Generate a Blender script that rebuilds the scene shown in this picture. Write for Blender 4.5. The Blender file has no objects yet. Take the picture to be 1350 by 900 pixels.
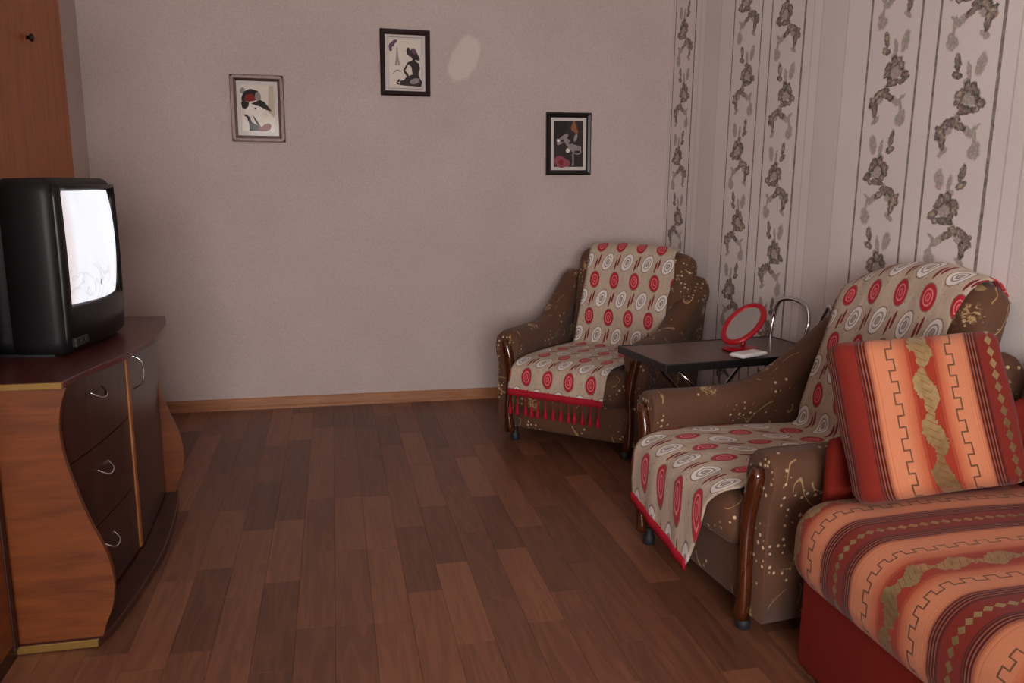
import bpy, bmesh, math, random
from mathutils import Vector, Matrix
random.seed(7)
S = bpy.context.scene
COL = S.collection
R = math.radians

# ------------------------------------------------------------------ camera
CAMH = 1.40
F_PX, PITCH, ROLL, YAW = 1062.2, R(11.03), R(-0.588), R(12.52)
def camera():
    f = Vector((math.sin(YAW) * math.cos(PITCH), math.cos(YAW) * math.cos(PITCH), -math.sin(PITCH)))
    r = Vector((math.cos(YAW), -math.sin(YAW), 0)); d = f.cross(r)
    c, s = math.cos(ROLL), math.sin(ROLL)
    r2 = c * r + s * d; d2 = -s * r + c * d
    m = Matrix((r2, -d2, -f)).transposed().to_4x4(); m.translation = (0, 0, CAMH)
    cd = bpy.data.cameras.new('camera'); cd.sensor_width = 36; cd.lens = F_PX / 1350 * 36
    cd.clip_start = .02
    o = bpy.data.objects.new('camera', cd); COL.objects.link(o); o.matrix_world = m; S.camera = o
camera()

# ------------------------------------------------------------------ light
XL, XR, YB, YF, ZC = -1.35, 2.17, 5.125, -2.40, 2.65      # room box
WX0, WX1, WZ0, WZ1 = -1.20, 0.90, 0.75, 2.35              # window opening in the wall behind the camera
w = bpy.data.worlds.new('overcast'); S.world = w; w.use_nodes = True
w.node_tree.nodes['Background'].inputs[0].default_value = (.80, .87, 1, 1)
w.node_tree.nodes['Background'].inputs[1].default_value = .6
ld = bpy.data.lights.new('window_daylight', 'AREA'); ld.shape = 'RECTANGLE'
ld.size = WX1 - WX0 + .3; ld.size_y = WZ1 - WZ0 + .3; ld.energy = 320; ld.color = (1.0, .955, .92)
lo = bpy.data.objects.new('window_daylight', ld); COL.objects.link(lo)
lo.location = ((WX0 + WX1) / 2, YF - .30, (WZ0 + WZ1) / 2 + .1); lo.rotation_euler = (R(90), 0, 0)   # faces into the room
S.view_settings.view_transform = 'Standard'; S.view_settings.look = 'None'
S.view_settings.gamma = 1; S.view_settings.exposure = 0.0; S.view_settings.use_curve_mapping = False

# ------------------------------------------------------------------ node helpers
def lin(c):
    def g(v):
        v /= 255.0
        return v / 12.92 if v <= .04045 else ((v + .055) / 1.055) ** 2.4
    return (g(c[0]), g(c[1]), g(c[2]), 1)

class NT:
    def __init__(s, name):
        s.mat = bpy.data.materials.new(name); s.mat.use_nodes = True
        s.t = s.mat.node_tree; s.b = s.t.nodes['Principled BSDF']; s.out = s.t.nodes['Material Output']
    def n(s, typ, **k):
        nd = s.t.nodes.new(typ)
        for a, v in k.items(): setattr(nd, a, v)
        return nd
    def put(s, v, sock):
        if isinstance(v, bpy.types.NodeSocket): s.t.links.new(v, sock)
        elif v is not None: sock.default_value = v
    def m(s, op, *a, clamp=False):
        nd = s.n('ShaderNodeMath', operation=op, use_clamp=clamp)
        for i, v in enumerate(a): s.put(v, nd.inputs[i])
        return nd.outputs[0]
    def add(s, a, b): return s.m('ADD', a, b)
    def sub(s, a, b): return s.m('SUBTRACT', a, b)
    def mul(s, a, b): return s.m('MULTIPLY', a, b)
    def mx(s, *a):
        r = a[0]
        for v in a[1:]: r = s.m('MAXIMUM', r, v)
        return r
    def lt(s, a, b): return s.m('LESS_THAN', a, b)
    def gt(s, a, b): return s.m('GREATER_THAN', a, b)
    def frac(s, a): return s.m('FRACT', a)
    def ab(s, a): return s.m('ABSOLUTE', a)
    def soft(s, v, e0, e1):            # 1 below e0, 0 above e1
        nd = s.n('ShaderNodeMapRange'); nd.interpolation_type = 'SMOOTHSTEP'
        s.put(v, nd.inputs[0]); nd.inputs[1].default_value = e0; nd.inputs[2].default_value = e1
        nd.inputs[3].default_value = 1; nd.inputs[4].default_value = 0
        return nd.outputs[0]
    def rng(s, v, a, b, c, d):
        nd = s.n('ShaderNodeMapRange'); s.put(v, nd.inputs[0])
        for i, x in enumerate((a, b, c, d)): nd.inputs[i + 1].default_value = x
        return nd.outputs[0]
    def ell(s, vec, cx, cy, rx, ry, ang=0):
        nd = s.n('ShaderNodeMapping', vector_type='TEXTURE'); s.put(vec, nd.inputs[0])
        nd.inputs[1].default_value = (cx, cy, 0); nd.inputs[2].default_value = (0, 0, R(ang)); nd.inputs[3].default_value = (rx, ry, 1)
        v = s.n('ShaderNodeVectorMath', operation='LENGTH'); s.put(nd.outputs[0], v.inputs[0])
        return v.outputs['Value']
    def xyz(s, x=0., y=0., z=0.):
        nd = s.n('ShaderNodeCombineXYZ')
        for i, v in enumerate((x, y, z)): s.put(v, nd.inputs[i])
        return nd.outputs[0]
    def coord(s, kind='Object'):
        return s.n('ShaderNodeTexCoord').outputs[kind]
    def sep(s, v):
        nd = s.n('ShaderNodeSeparateXYZ'); s.put(v, nd.inputs[0]); return nd.outputs
    def scale(s, v, sc):
        nd = s.n('ShaderNodeVectorMath', operation='MULTIPLY'); s.put(v, nd.inputs[0]); nd.inputs[1].default_value = sc
        return nd.outputs[0]
    def vadd(s, v, w_):
        nd = s.n('ShaderNodeVectorMath', operation='ADD'); s.put(v, nd.inputs[0]); s.put(w_, nd.inputs[1]); return nd.outputs[0]
    def noise(s, v, sc, detail=3, rough=.55, dist=0):
        nd = s.n('ShaderNodeTexNoise'); s.put(v, nd.inputs['Vector']); nd.inputs['Scale'].default_value = sc
        nd.inputs['Detail'].default_value = detail; nd.inputs['Roughness'].default_value = rough; nd.inputs['Distortion'].default_value = dist
        return nd.outputs[0]
    def vor(s, v, sc, rnd=1, out='Distance', feat='F1'):
        nd = s.n('ShaderNodeTexVoronoi', feature=feat); s.put(v, nd.inputs['Vector']); nd.inputs['Scale'].default_value = sc
        nd.inputs['Randomness'].default_value = rnd
        return nd.outputs[out]
    def mix(s, f, a, b):
        nd = s.n('ShaderNodeMix', data_type='RGBA'); s.put(f, nd.inputs[0]); s.put(a, nd.inputs[6]); s.put(b, nd.inputs[7])
        return nd.outputs[2]
    def ramp(s, f, stops, interp='LINEAR'):
        nd = s.n('ShaderNodeValToRGB'); s.put(f, nd.inputs[0]); cr = nd.color_ramp; cr.interpolation = interp
        while len(cr.elements) < len(stops): cr.elements.new(.5)
        for e, (p, c) in zip(cr.elements, stops): e.position = p; e.color = c
        return nd.outputs[0]
    def bump(s, h, dist=.002, strength=.5):
        nd = s.n('ShaderNodeBump'); s.put(h, nd.inputs['Height']); nd.inputs['Distance'].default_value = dist; nd.inputs['Strength'].default_value = strength
        s.t.links.new(nd.outputs[0], s.b.inputs['Normal'])
    def done(s, col=None, rough=.5, metal=0., spec=None, sheen=None, coat=None):
        b = s.b
        s.put(col, b.inputs['Base Color']); s.put(rough, b.inputs['Roughness']); s.put(metal, b.inputs['Metallic'])
        if spec is not None: b.inputs['Specular IOR Level'].default_value = spec
        if sheen is not None: b.inputs['Sheen Weight'].default_value = sheen
        if coat is not None: b.inputs['Coat Weight'].default_value = coat; b.inputs['Coat Roughness'].default_value = .12
        return s.mat

def simple(name, c, rough=.5, metal=0., spec=.5, var=.06, sc=30, coat=None):
    t = NT(name); v = t.coord()
    n = t.noise(v, sc, 3)
    a = lin(c); lo_ = tuple(x * (1 - var) for x in a[:3]) + (1,); hi = tuple(min(1, x * (1 + var)) for x in a[:3]) + (1,)
    return t.done(t.mix(n, lo_, hi), rough, metal, spec, coat=coat)

# ------------------------------------------------------------------ materials
def mat_wall(name, patch=None):
    t = NT(name); v = t.n('ShaderNodeNewGeometry').outputs['Position']
    n1 = t.noise(v, 2.2, 2); n2 = t.noise(v, 110, 4, .75); n3 = t.noise(t.scale(v, (1, 1, .7)), 70, 3)
    f = t.add(t.mul(n1, .25), t.add(t.mul(n2, .60), t.mul(n3, .15)))
    c = t.mix(t.rng(f, .3, .7, 0, 1), lin((182, 163, 159)), lin((212, 195, 190)))
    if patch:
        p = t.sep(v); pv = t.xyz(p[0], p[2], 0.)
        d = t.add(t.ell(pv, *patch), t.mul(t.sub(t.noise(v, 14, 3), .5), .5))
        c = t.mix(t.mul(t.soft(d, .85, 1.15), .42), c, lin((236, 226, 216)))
    t.bump(f, .0015, .35)
    return t.done(c, .75, 0, .25)

def mat_floral():
    t = NT('floral_wallpaper'); v = t.n('ShaderNodeNewGeometry').outputs['Position']; p = t.sep(v)
    P = 1.193; cell = .383
    s0 = t.mul(t.sub(p[1], 2.379), 1 / P); idx = t.m('FLOOR', s0); s = t.mul(t.frac(s0), P)
    b2 = t.gt(s, .349)
    q = t.sub(t.add(.15, t.mul(b2, .398)), s)                      # right of the band's middle is positive
    inb = t.lt(t.ab(q), .142)
    z0 = t.add(1.57, t.add(t.mul(idx, .13), t.mul(b2, .14)))
    k0 = t.mul(t.add(t.sub(p[2], z0), .300), 1 / cell); k = t.m('FLOOR', k0)
    vv = t.sub(t.mul(t.frac(k0), cell), .300)
    flip = t.sub(1., t.mul(t.m('MODULO', t.ab(k), 2.), 2.)); qq = t.mul(q, flip)
    nz = t.noise(v, 55, 2); nzb = t.noise(t.vadd(v, (3, 5, 7)), 55, 2)
    pv = t.xyz(t.add(qq, t.mul(t.sub(nz, .5), .020)), t.add(vv, t.mul(t.sub(nzb, .5), .020)), 0.)
    def leaf(x, y, rx, ry, a): return t.ell(pv, (x - 237) / 375 * .3, (120 - y) * .00058, rx * .00092, ry * .00082, a)
    dark = [(110, 50, 20, 14, -30), (215, -6, 24, 14, -20), (205, 20, 26, 14, 30), (180, 480, 20, 26, 30), (240, 590, 24, 16, 40), (150, 610, 24, 14, -20), (240, 620, 22, 12, 0), (120, 70, 34, 24, 40), (185, 8, 42, 20, 10), (150, 25, 30, 22, 30), (240, 42, 34, 18, -20), (140, 125, 18, 40, 10), (135, 95, 24, 24, 0),
            (285, 395, 30, 18, 20), (288, 320, 18, 40, -15), (165, 505, 32, 22, 40), (255, 510, 30, 24, -30), (130, 575, 30, 20, 20), (215, 470, 22, 30, 0), (262, 548, 26, 18, -30), (200, 610, 36, 18, 0)]
    pale = [(290, 75, 40, 20, -30), (150, 190, 30, 14, 30), (335, 200, 34, 34, 0), (332, 110, 10, 50, 10), (345, 160, 22, 20, 0), (150, 355, 26, 50, 15), (215, 385, 14, 46, -10),
            (200, 540, 40, 36, 0), (330, 60, 30, 10, 30), (225, 440, 20, 16, 0), (170, 65, 24, 16, 20), (150, 560, 24, 20, 0), (225, 565, 26, 26, 0), (230, 640, 44, 12, 10)]
    dd = None
    for a in dark: d = leaf(*a); dd = d if dd is None else t.m('MINIMUM', dd, d)
    dp = None
    for a in pale: d = leaf(*a); dp = d if dp is None else t.m('MINIMUM', dp, d)
    fine = t.noise(v, 95, 2); brk = t.soft(fine, .40, .52)
    md = t.mul(t.mul(t.soft(dd, .8, 1.15), inb), t.rng(brk, 0, 1, .95, .8))
    mp = t.mul(t.mul(t.soft(dp, .75, 1.15), inb), t.rng(brk, 0, 1, .8, .55))
    n1 = t.noise(v, 2.0, 2); n2 = t.noise(v, 170, 3, .7)
    f = t.add(t.mul(n1, .4), t.mul(n2, .6))
    c = t.mix(t.rng(f, .3, .7, 0, 1), lin((234, 223, 221)), lin((250, 241, 239)))
    wide = t.gt(s, .70)
    mid = t.mul(t.soft(t.ab(t.sub(s, .955)), .085, .095), t.mul(wide, t.rng(n2, .35, .65, .0, .38)))
    c = t.mix(mid, c, lin((192, 177, 175)))
    tone = t.rng(t.noise(v, 34, 1), .36, .64, 0, 1)
    lc = t.ramp(tone, [(.05, lin((66, 70, 60))), (.30, lin((128, 88, 90))), (.52, lin((76, 82, 80))), (.74, lin((176, 150, 124))), (.95, lin((88, 80, 86)))])
    pc = t.ramp(tone, [(.1, lin((156, 154, 134))), (.5, lin((186, 150, 146))), (.9, lin((152, 148, 146)))])
    inner = t.mul(t.soft(dd, .25, .70), .75)
    lc = t.mix(inner, lc, t.ramp(tone, [(.1, lin((136, 136, 116))), (.35, lin((178, 142, 138))), (.6, lin((112, 114, 110))), (.9, lin((214, 196, 166)))]))
    c = t.mix(mp, c, pc); c = t.mix(md, c, lc)
    line = None
    for x, wd in ((0., .0075), (.30, .006), (.398, .006), (.698, .006), (P, .0075)):
        l = t.soft(t.ab(t.sub(s, x)), wd * .8, wd * 1.2); line = l if line is None else t.mx(line, l)
    faint = None
    for x in (.86, 1.05, 1.12):
        l = t.soft(t.ab(t.sub(s, x)), .002, .005); faint = l if faint is None else t.mx(faint, l)
    c = t.mix(t.mul(faint, .35), c, lin((150, 136, 134)))
    c = t.mix(t.mul(line, t.rng(t.noise(v, 40, 2), .3, .7, .7, 1)), c, t.mix(tone, lin((112, 104, 92)), lin((140, 120, 116))))
    t.bump(t.add(t.mul(f, .6), md), .001, .3)
    return t.done(c, .7, 0, .25)

def mat_wood(name, a, b, sc=(3, 3, 40), rough=.4, spec=.5, coat=None, cont=(.35, .7)):
    t = NT(name); v = t.scale(t.coord(), sc)
    n = t.noise(v, 1.6, 5, .6, .8); g = t.noise(t.scale(v, (2, 2, 5)), 4, 3)
    f = t.add(t.mul(n, .75), t.mul(g, .25))
    t.bump(g, .0005, .15)
    return t.done(t.mix(t.rng(f, cont[0], cont[1], 0, 1), lin(a), lin(b)), rough, 0, spec, coat=coat)

def mat_plank():
    t = NT('floor_plank'); oi = t.n('ShaderNodeObjectInfo'); rnd = oi.outputs['Random']
    v = t.vadd(t.coord(), t.scale(t.xyz(rnd, rnd, rnd), (37, 91, 13)))
    g = t.noise(t.scale(v, (38, 1.6, 10)), 1.5, 5, .65, .6)
    rg = t.noise(t.scale(v, (14, 1.1, 1)), 1.0, 3, .5, 1.5)
    ring = t.m('SINE', t.mul(rg, 26.))
    f = t.add(t.mul(g, .55), t.add(t.mul(t.rng(ring, -1, 1, 0, 1), .18), t.mul(rnd, .50)))
    c = t.ramp(f, [(.22, lin((86, 53, 40))), (.6, lin((116, 73, 54))), (1.0, lin((144, 94, 69)))])
    t.bump(g, .0006, .12)
    return t.done(c, t.rng(g, .3, .7, .33, .45), 0, .42)

def mat_upholstery():
    t = NT('brown_floral_upholstery'); v = t.coord()
    n = t.noise(v, 90, 3, .7); big = t.noise(v, 5, 2)
    c = t.mix(t.add(t.mul(n, .6), t.mul(big, .4)), lin((80, 51, 36)), lin((106, 71, 51)))
    # clusters of little cream dots
    dv = t.vor(v, 44, .55); dm = t.noise(t.vadd(v, (4.3, 1.1, 8.2)), 6.5, 1)
    dots = t.mul(t.soft(dv, .22, .29), t.soft(dm, .585, .56))
    # gold flower heads with petals, and thin curling tendrils
    fd = t.vor(t.vadd(v, (1.7, .2, .6)), 5.6, .9); pet = t.vor(v, 58, 1); pn = t.noise(v, 26, 3, .6, 1.2)
    head = t.mul(t.soft(t.add(fd, t.mul(t.sub(pn, .5), .35)), .17, .21), t.soft(t.ab(t.sub(pn, .5)), .035, .075))
    core = t.mul(t.soft(t.add(fd, t.mul(t.sub(pn, .5), .3)), .24, .27), t.soft(pet, .34, .42))
    tn = t.noise(v, 5.2, 1, .4, .9); tend = t.mul(t.soft(t.ab(t.sub(tn, .56)), .0045, .010), t.soft(t.noise(v, 9, 1), .54, .51))
    c = t.mix(t.mul(core, .35), c, lin((150, 104, 74)))
    c = t.mix(t.mul(tend, .75), c, lin((180, 148, 104)))
    c = t.mix(t.mul(head, .8), c, lin((190, 160, 112)))
    c = t.mix(t.mul(dots, .85), c, lin((212, 186, 150)))
    t.bump(t.add(n, t.mul(t.mx(head, dots), .7)), .0012, .4)
    return t.done(c, t.rng(t.mx(head, tend), 0, 1, .75, .42), 0, .3, sheen=.08)

def mat_throw():
    t = NT('oval_print_throw_fabric'); uv = t.sep(t.coord('UV')); x, y = uv[0], uv[1]
    A, B = .124, .222
    def cellv(ox, oy):
        return t.xyz(t.mul(t.sub(t.frac(t.add(t.mul(x, 1 / A), ox)), .5), A), t.mul(t.sub(t.frac(t.add(t.mul(y, 1 / B), oy)), .5), B), 0.)
    cr = cellv(.5, .5); cw = cellv(0., 0.); cd = cellv(.5, 0.)
    v3 = t.coord('UV')
    n = t.noise(v3, 220, 3, .7); sp = t.vor(v3, 70, 1); spm = t.soft(t.noise(t.vadd(v3, (3, 3, 0)), 60, 1), .55, .50)
    c = t.mix(n, lin((168, 146, 126)), lin((204, 184, 164)))
    c = t.mix(t.mul(t.soft(sp, .16, .26), t.mul(spm, .7)), c, lin((120, 96, 84)))
    st = t.soft(t.ab(t.sub(t.noise(t.scale(v3, (30, 5, 1)), 1.2, 2), .5)), .012, .03)
    c = t.mix(t.mul(st, .35), c, lin((212, 190, 176)))
    for dx, dy in ((-.0085, -.014), (.0085, .010)):                       # pairs of wine dashes
        c = t.mix(t.soft(t.ell(cd, dx, dy, .0052, .036, -8), .9, 1.1), c, lin((122, 40, 46)))
    for cc, ang, rx, ry, fill, ringc, core in ((cr, 6, .0290, .0500, (176, 38, 50), (226, 140, 140), (196, 60, 66)),
                                               (cw, -17, .0295, .0540, (226, 216, 210), (120, 108, 108), (176, 160, 150))):
        e = t.ell(cc, 0, 0, rx, ry, ang)
        c = t.mix(t.mul(t.soft(t.ab(t.sub(e, 1.0)), .03, .08), .85), c, lin((110, 84, 80)))
        c = t.mix(t.soft(e, .94, 1.0), c, lin(fill))
        c = t.mix(t.mul(t.soft(t.ab(t.sub(e, .58)), .045, .085), .8), c, lin(ringc))
        c = t.mix(t.soft(e, .30, .38), c, lin(core))
        c = t.mix(t.mul(t.soft(t.ab(t.sub(e, .26)), .03, .06), .6), c, lin(ringc))
    t.bump(n, .0012, .4)
    return t.done(c, .85, 0, .2, sheen=.1)

def mat_stripe(name, sdir, tdir, soff, smin=-99.):
    """woven striped fabric; sdir/tdir: object-space directions across and along the stripes"""
    t = NT(name); v = t.coord(); p = t.sep(v); P = .40
    def dot(d):
        r = None
        for i in range(3):
            if d[i]:
                q = t.mul(p[i], float(d[i])); r = q if r is None else t.add(r, q)
        return r
    wob = t.mul(t.sub(t.noise(v, 3, 1), .5), .02)
    s_ = t.add(t.add(dot(sdir), soff), wob); tt = dot(tdir)
    s = t.mul(t.frac(t.mul(s_, 1 / P)), P)          # 0 = row of diamonds
    u = t.frac(t.mul(s_, 1 / P))
    RED, MAR, BLK, PEA, PE2, ORA = lin((122, 34, 24)), lin((78, 20, 22)), lin((46, 13, 17)), lin((206, 132, 96)), lin((190, 104, 70)), lin((152, 50, 32))
    c = t.ramp(u, [(0, RED), (.075, RED), (.085, MAR), (.12, BLK), (.15, MAR), (.175, PEA), (.33, PEA), (.40, PE2), (.43, ORA), (.60, ORA), (.63, PE2), (.69, PEA),
                   (.82, PEA), (.845, MAR), (.875, BLK), (.915, MAR), (.925, RED), (1, RED)])
    fine = t.m('SINE', t.mul(s_, 2 * math.pi / .0085))
    zone = t.mx(t.soft(t.ab(t.sub(u, .15)), .05, .065), t.soft(t.ab(t.sub(u, .85)), .05, .065), t.mul(t.soft(t.ab(t.sub(u, .405)), .03, .05), .6), t.mul(t.soft(t.ab(t.sub(u, .625)), .03, .05), .6))
    c = t.mix(t.mul(t.mul(zone, t.gt(fine, .35)), .55), c, PE2)
    rib = t.m('SINE', t.mul(s_, 2 * math.pi / .0045))
    nz = t.noise(v, 210, 3, .7)
    c = t.mix(t.mul(nz, .35), c, t.mix(.5, c, lin((120, 50, 40))))
    gold = None
    T = .062; tr = t.frac(t.mul(tt, 1 / T)); lev = t.sub(t.mul(t.lt(tr, .5), 2.), 1.)
    for s0 in (.122, .284):                         # stepped key lines
        ds = t.sub(s, s0); a = .0085; wd = .0023
        l1 = t.lt(t.ab(t.sub(ds, t.mul(lev, a))), wd)
        edge = t.mx(t.lt(t.ab(t.sub(tr, .5)), .04), t.lt(tr, .04), t.gt(tr, .96))
        l2 = t.mul(edge, t.lt(t.ab(ds), a + wd))
        k = t.mx(l1, l2); gold = k if gold is None else t.mx(gold, k)
    ds = t.sub(s, .204); T2 = .125
    sn = t.m('SINE', t.mul(tt, 2 * math.pi / T2)); cs = t.ab(t.m('SINE', t.mul(tt, math.pi / T2)))
    leafn = t.noise(v, 55, 2)
    br = t.lt(t.ab(t.sub(ds, t.mul(sn, .008))), t.add(t.add(.008, t.mul(cs, .019)), t.mul(t.sub(leafn, .5), .030)))
    sl = t.gt(t.m('SINE', t.add(t.mul(tt, 2 * math.pi / .022), t.mul(ds, 190.))), -.97)
    br = t.mul(br, t.mx(sl, t.gt(t.ab(ds), .012)))
    T3 = .034; dt = t.ab(t.sub(t.frac(t.mul(tt, 1 / T3)), .5)); dsd = t.m('MINIMUM', s, t.sub(P, s))
    di = t.mul(t.lt(t.add(t.mul(dsd, 1 / .0105), t.mul(dt, 2.1)), 1.), t.gt(s_, smin))
    g = t.mx(br, di)
    gcol = t.mix(leafn, lin((150, 124, 78)), lin((206, 182, 130)))
    c = t.mix(t.mul(gold, .8), c, lin((98, 72, 54)))
    c = t.mix(g, c, gcol)
    met = t.mx(g, t.mul(gold, .6))
    t.bump(t.add(t.mul(rib, .25), t.add(t.mul(nz, .5), t.mul(g, .6))), .0012, .4)
    return t.done(c, t.rng(met, 0, 1, .85, .36), t.mul(met, .75), .2, sheen=.1)

M = {}
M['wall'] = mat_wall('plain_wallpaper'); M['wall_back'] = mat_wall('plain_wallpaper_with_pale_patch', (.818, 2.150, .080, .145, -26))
M['floral'] = mat_floral()
M['ceiling'] = simple('ceiling_paint', (244, 240, 236), .8, spec=.2)
M['plank'] = mat_plank(); M['subfloor'] = simple('plank_joint', (78, 46, 38), .6)
M['base'] = mat_wood('baseboard_wood', (150, 98, 66), (178, 124, 88), (3, 3, 30), .35)
M['upholstery'] = mat_upholstery(); M['throw'] = mat_throw()
M['hem'] = simple('wine_red_hem', (166, 26, 44), .8, spec=.2, var=.15, sc=150)
M['post'] = mat_wood('lacquered_post_wood', (42, 16, 7), (98, 44, 14), (20, 20, 2.5), .16, .6, coat=.6, cont=(.3, .75))
M['black_plastic'] = simple('black_plastic', (24, 23, 25), .42, spec=.4)
M['black_rubber'] = simple('black_rubber_foot', (30, 32, 38), .6)
M['tv_shell'] = simple('television_shell', (27, 25, 27), .5, spec=.3)
M['tv_bezel'] = simple('television_bezel', (20, 17, 19), .38, spec=.35)
M['chrome'] = simple('chrome_tube', (205, 205, 208), .12, 1., var=.02)
M['silver'] = simple('silver_frame', (150, 138, 136), .34, 1., var=.2, sc=40)
M['gold_edge'] = simple('gold_edge_strip', (140, 108, 54), .4, .5, var=.1)
M['side_wood'] = mat_wood('orange_veneer_horizontal', (84, 38, 13), (124, 63, 24), (2, 2, 14), .38, cont=(.3, .68))
M['closet_wood'] = mat_wood('orange_veneer_vertical', (160, 82, 24), (192, 108, 38), (10, 10, 1.2), .4)
M['dark_wood'] = mat_wood('dark_mahogany_laminate', (54, 25, 19), (76, 38, 28), (10, 10, 1.4), .3, .5)
M['top_wood'] = mat_wood('dark_mahogany_top', (78, 36, 32), (100, 52, 46), (10, 1.4, 10), .28, .5)
M['strip_wood'] = mat_wood('pale_strip', (150, 88, 50), (176, 112, 66), (6, 6, 1), .4)
M['dark_edge'] = simple('dark_edge_strip', (48, 20, 16), .4)
M['table_top'] = simple('brown_laminate', (84, 58, 52), .3, spec=.5, var=.12, sc=80)
M['table_edge'] = simple('black_edge_trim', (26, 24, 26), .3)
M['red_plastic'] = simple('red_plastic', (170, 18, 34), .28, spec=.5)
M['white_plastic'] = simple('white_plastic', (252, 250, 252), .2)
M['sofa_red'] = simple('plain_brick_red_upholstery', (122, 36, 27), .85, spec=.15, var=.18, sc=180)
M['stripe_seat'] = mat_stripe('striped_seat_fabric', (0, -1, 0), (1, 0, 1), 1.69)
M['stripe_pillow'] = mat_stripe('striped_pillow_fabric', (.83, -.83, 0), (0, 0, 1), .182, .06)
M['frame_dark'] = simple('dark_lacquer_frame', (40, 26, 24), .25, spec=.5)
M['frame_black'] = simple('black_frame', (26, 22, 22), .3, spec=.5)
M['mat_board'] = simple('mat_board', (214, 204, 200), .8)
M['white_pvc'] = simple('white_window_plastic', (235, 235, 235), .3)
def mat_mirror():
    t = NT('mirror_glass'); return t.done(lin((225, 225, 225)), .03, 1.)
M['mirror'] = mat_mirror()
def mat_glass(name, ro, kf):
    t = NT(name); t.t.nodes.remove(t.b)
    tr = t.n('ShaderNodeBsdfTransparent'); gl = t.n('ShaderNodeBsdfGlossy'); gl.inputs['Roughness'].default_value = ro
    fr = t.n('ShaderNodeFresnel'); fr.inputs[0].default_value = 1.45
    mx = t.n('ShaderNodeMixShader'); t.put(t.mul(fr.outputs[0], kf), mx.inputs[0]); t.t.links.new(tr.outputs[0], mx.inputs[1]); t.t.links.new(gl.outputs[0], mx.inputs[2])
    t.t.links.new(mx.outputs[0], t.out.inputs[0]); return t.mat
M['glass'] = mat_glass('clear_glass', .03, 1.); M['picture_glass'] = mat_glass('anti_glare_glass', .08, .15)
def mat_screen():
    t = NT('lit_television_picture'); v = t.coord()
    p = t.sep(v); n = t.noise(v, 9, 3, .6); sc = t.soft(t.ab(t.sub(t.noise(v, 7, 2, .5, 1.5), .5)), .008, .03)
    left = t.soft(p[0], -.20, -.15)
    c = t.mix(n, lin((236, 238, 252)), lin((255, 255, 255)))
    low = t.soft(p[2], .24, .32)
    c = t.mix(t.mul(t.mul(sc, low), .35), c, lin((190, 186, 196)))
    c = t.mix(t.mul(left, .45), c, lin((216, 178, 176)))
    sp = t.lt(t.ell(t.xyz(p[0], p[2], 0.), -.02, .22, .006, .010, 0), 1.)
    c = t.mix(t.mul(sp, .8), c, lin((90, 80, 120)))
    t.put(c, t.b.inputs['Emission Color']); t.b.inputs['Emission Strength'].default_value = 1.0
    return t.done(lin((30, 30, 34)), .08, 0, .5)
M['screen'] = mat_screen()
def flat(name, c): return simple(name, c, .7, spec=.3, var=.08, sc=60)

# ------------------------------------------------------------------ mesh helpers
def link(name, me, mat, parent=None, smooth=False):
    o = bpy.data.objects.new(name, me); COL.objects.link(o)
    if mat is not None:
        for m_ in (mat if isinstance(mat, (list, tuple)) else [mat]): me.materials.append(m_)
    if smooth:
        for p in me.polygons: p.use_smooth = True
    if parent is not None: o.parent = parent
    return o
def tag(o, label=None, cat=None, group=None, kind=None):
    if label: o['label'] = label
    if cat: o['category'] = cat
    if group: o['group'] = group
    if kind: o['kind'] = kind
    return o
def thing(name, loc, rz=0, label=None, cat=None, group=None):
    o = bpy.data.objects.new(name, None); COL.objects.link(o); o.location = loc; o.rotation_euler = (0, 0, rz); o.empty_display_size = .1
    return tag(o, label, cat, group)
def pydata(name, vs, fs, mat, parent=None, smooth=False):
    me = bpy.data.meshes.new(name); me.from_pydata([tuple(v) for v in vs], [], fs); me.update()
    return link(name, me, mat, parent, smooth)
def box(name, x0, x1, y0, y1, z0, z1, mat, parent=None, bev=0., seg=2):
    bm = bmesh.new(); bmesh.ops.create_cube(bm, size=1)
    for v in bm.verts: v.co = ((x0 + x1) / 2 + v.co.x * (x1 - x0), (y0 + y1) / 2 + v.co.y * (y1 - y0), (z0 + z1) / 2 + v.co.z * (z1 - z0))
    if bev: bmesh.ops.bevel(bm, geom=bm.edges[:], offset=bev, segments=seg, affect='EDGES', profile=.5)
    me = bpy.data.meshes.new(name); bm.to_mesh(me); bm.free()
    return link(name, me, mat, parent, bool(bev) and seg > 2)
def rbox(name, c, size, r, mat, parent=None, n=14, fn=None):
    """rounded box on an n-cut grid, deformable by fn(x,y,z)"""
    bm = bmesh.new(); bmesh.ops.create_cube(bm, size=2)
    bmesh.ops.subdivide_edges(bm, edges=bm.edges[:], cuts=n, use_grid_fill=True)
    h = Vector(size) / 2
    for v in bm.verts:
        # crowd the grid towards the edges so that the rounding stays smooth
        q = Vector([math.copysign(abs(a) ** .75, a) * b for a, b in zip(v.co, h)])
        inn = Vector([max(-(b - min(r, b)), min(b - min(r, b), a)) for a, b in zip(q, h)])
        d = q - inn
        p = inn + (d.normalized() * r if d.length > 1e-6 else d)
        p = p + Vector(c)
        v.co = fn(p.x, p.y, p.z) if fn else p
    bmesh.ops.recalc_face_normals(bm, faces=bm.faces[:])
    me = bpy.data.meshes.new(name); bm.to_mesh(me); bm.free()
    return link(name, me, mat, parent, True)
def catmull(pts, n):
    out = []; P = [Vector(p) for p in pts]; P = [2 * P[0] - P[1]] + P + [2 * P[-1] - P[-2]]
    for i in range(1, len(P) - 2):
        for j in range(n):
            t = j / n; a, b, c, d = P[i - 1:i + 3]
            out.append(.5 * ((2 * b) + (c - a) * t + (2 * a - 5 * b + 4 * c - d) * t * t + (3 * b - a - 3 * c + d) * t ** 3))
    out.append(P[-2]); return out
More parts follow.
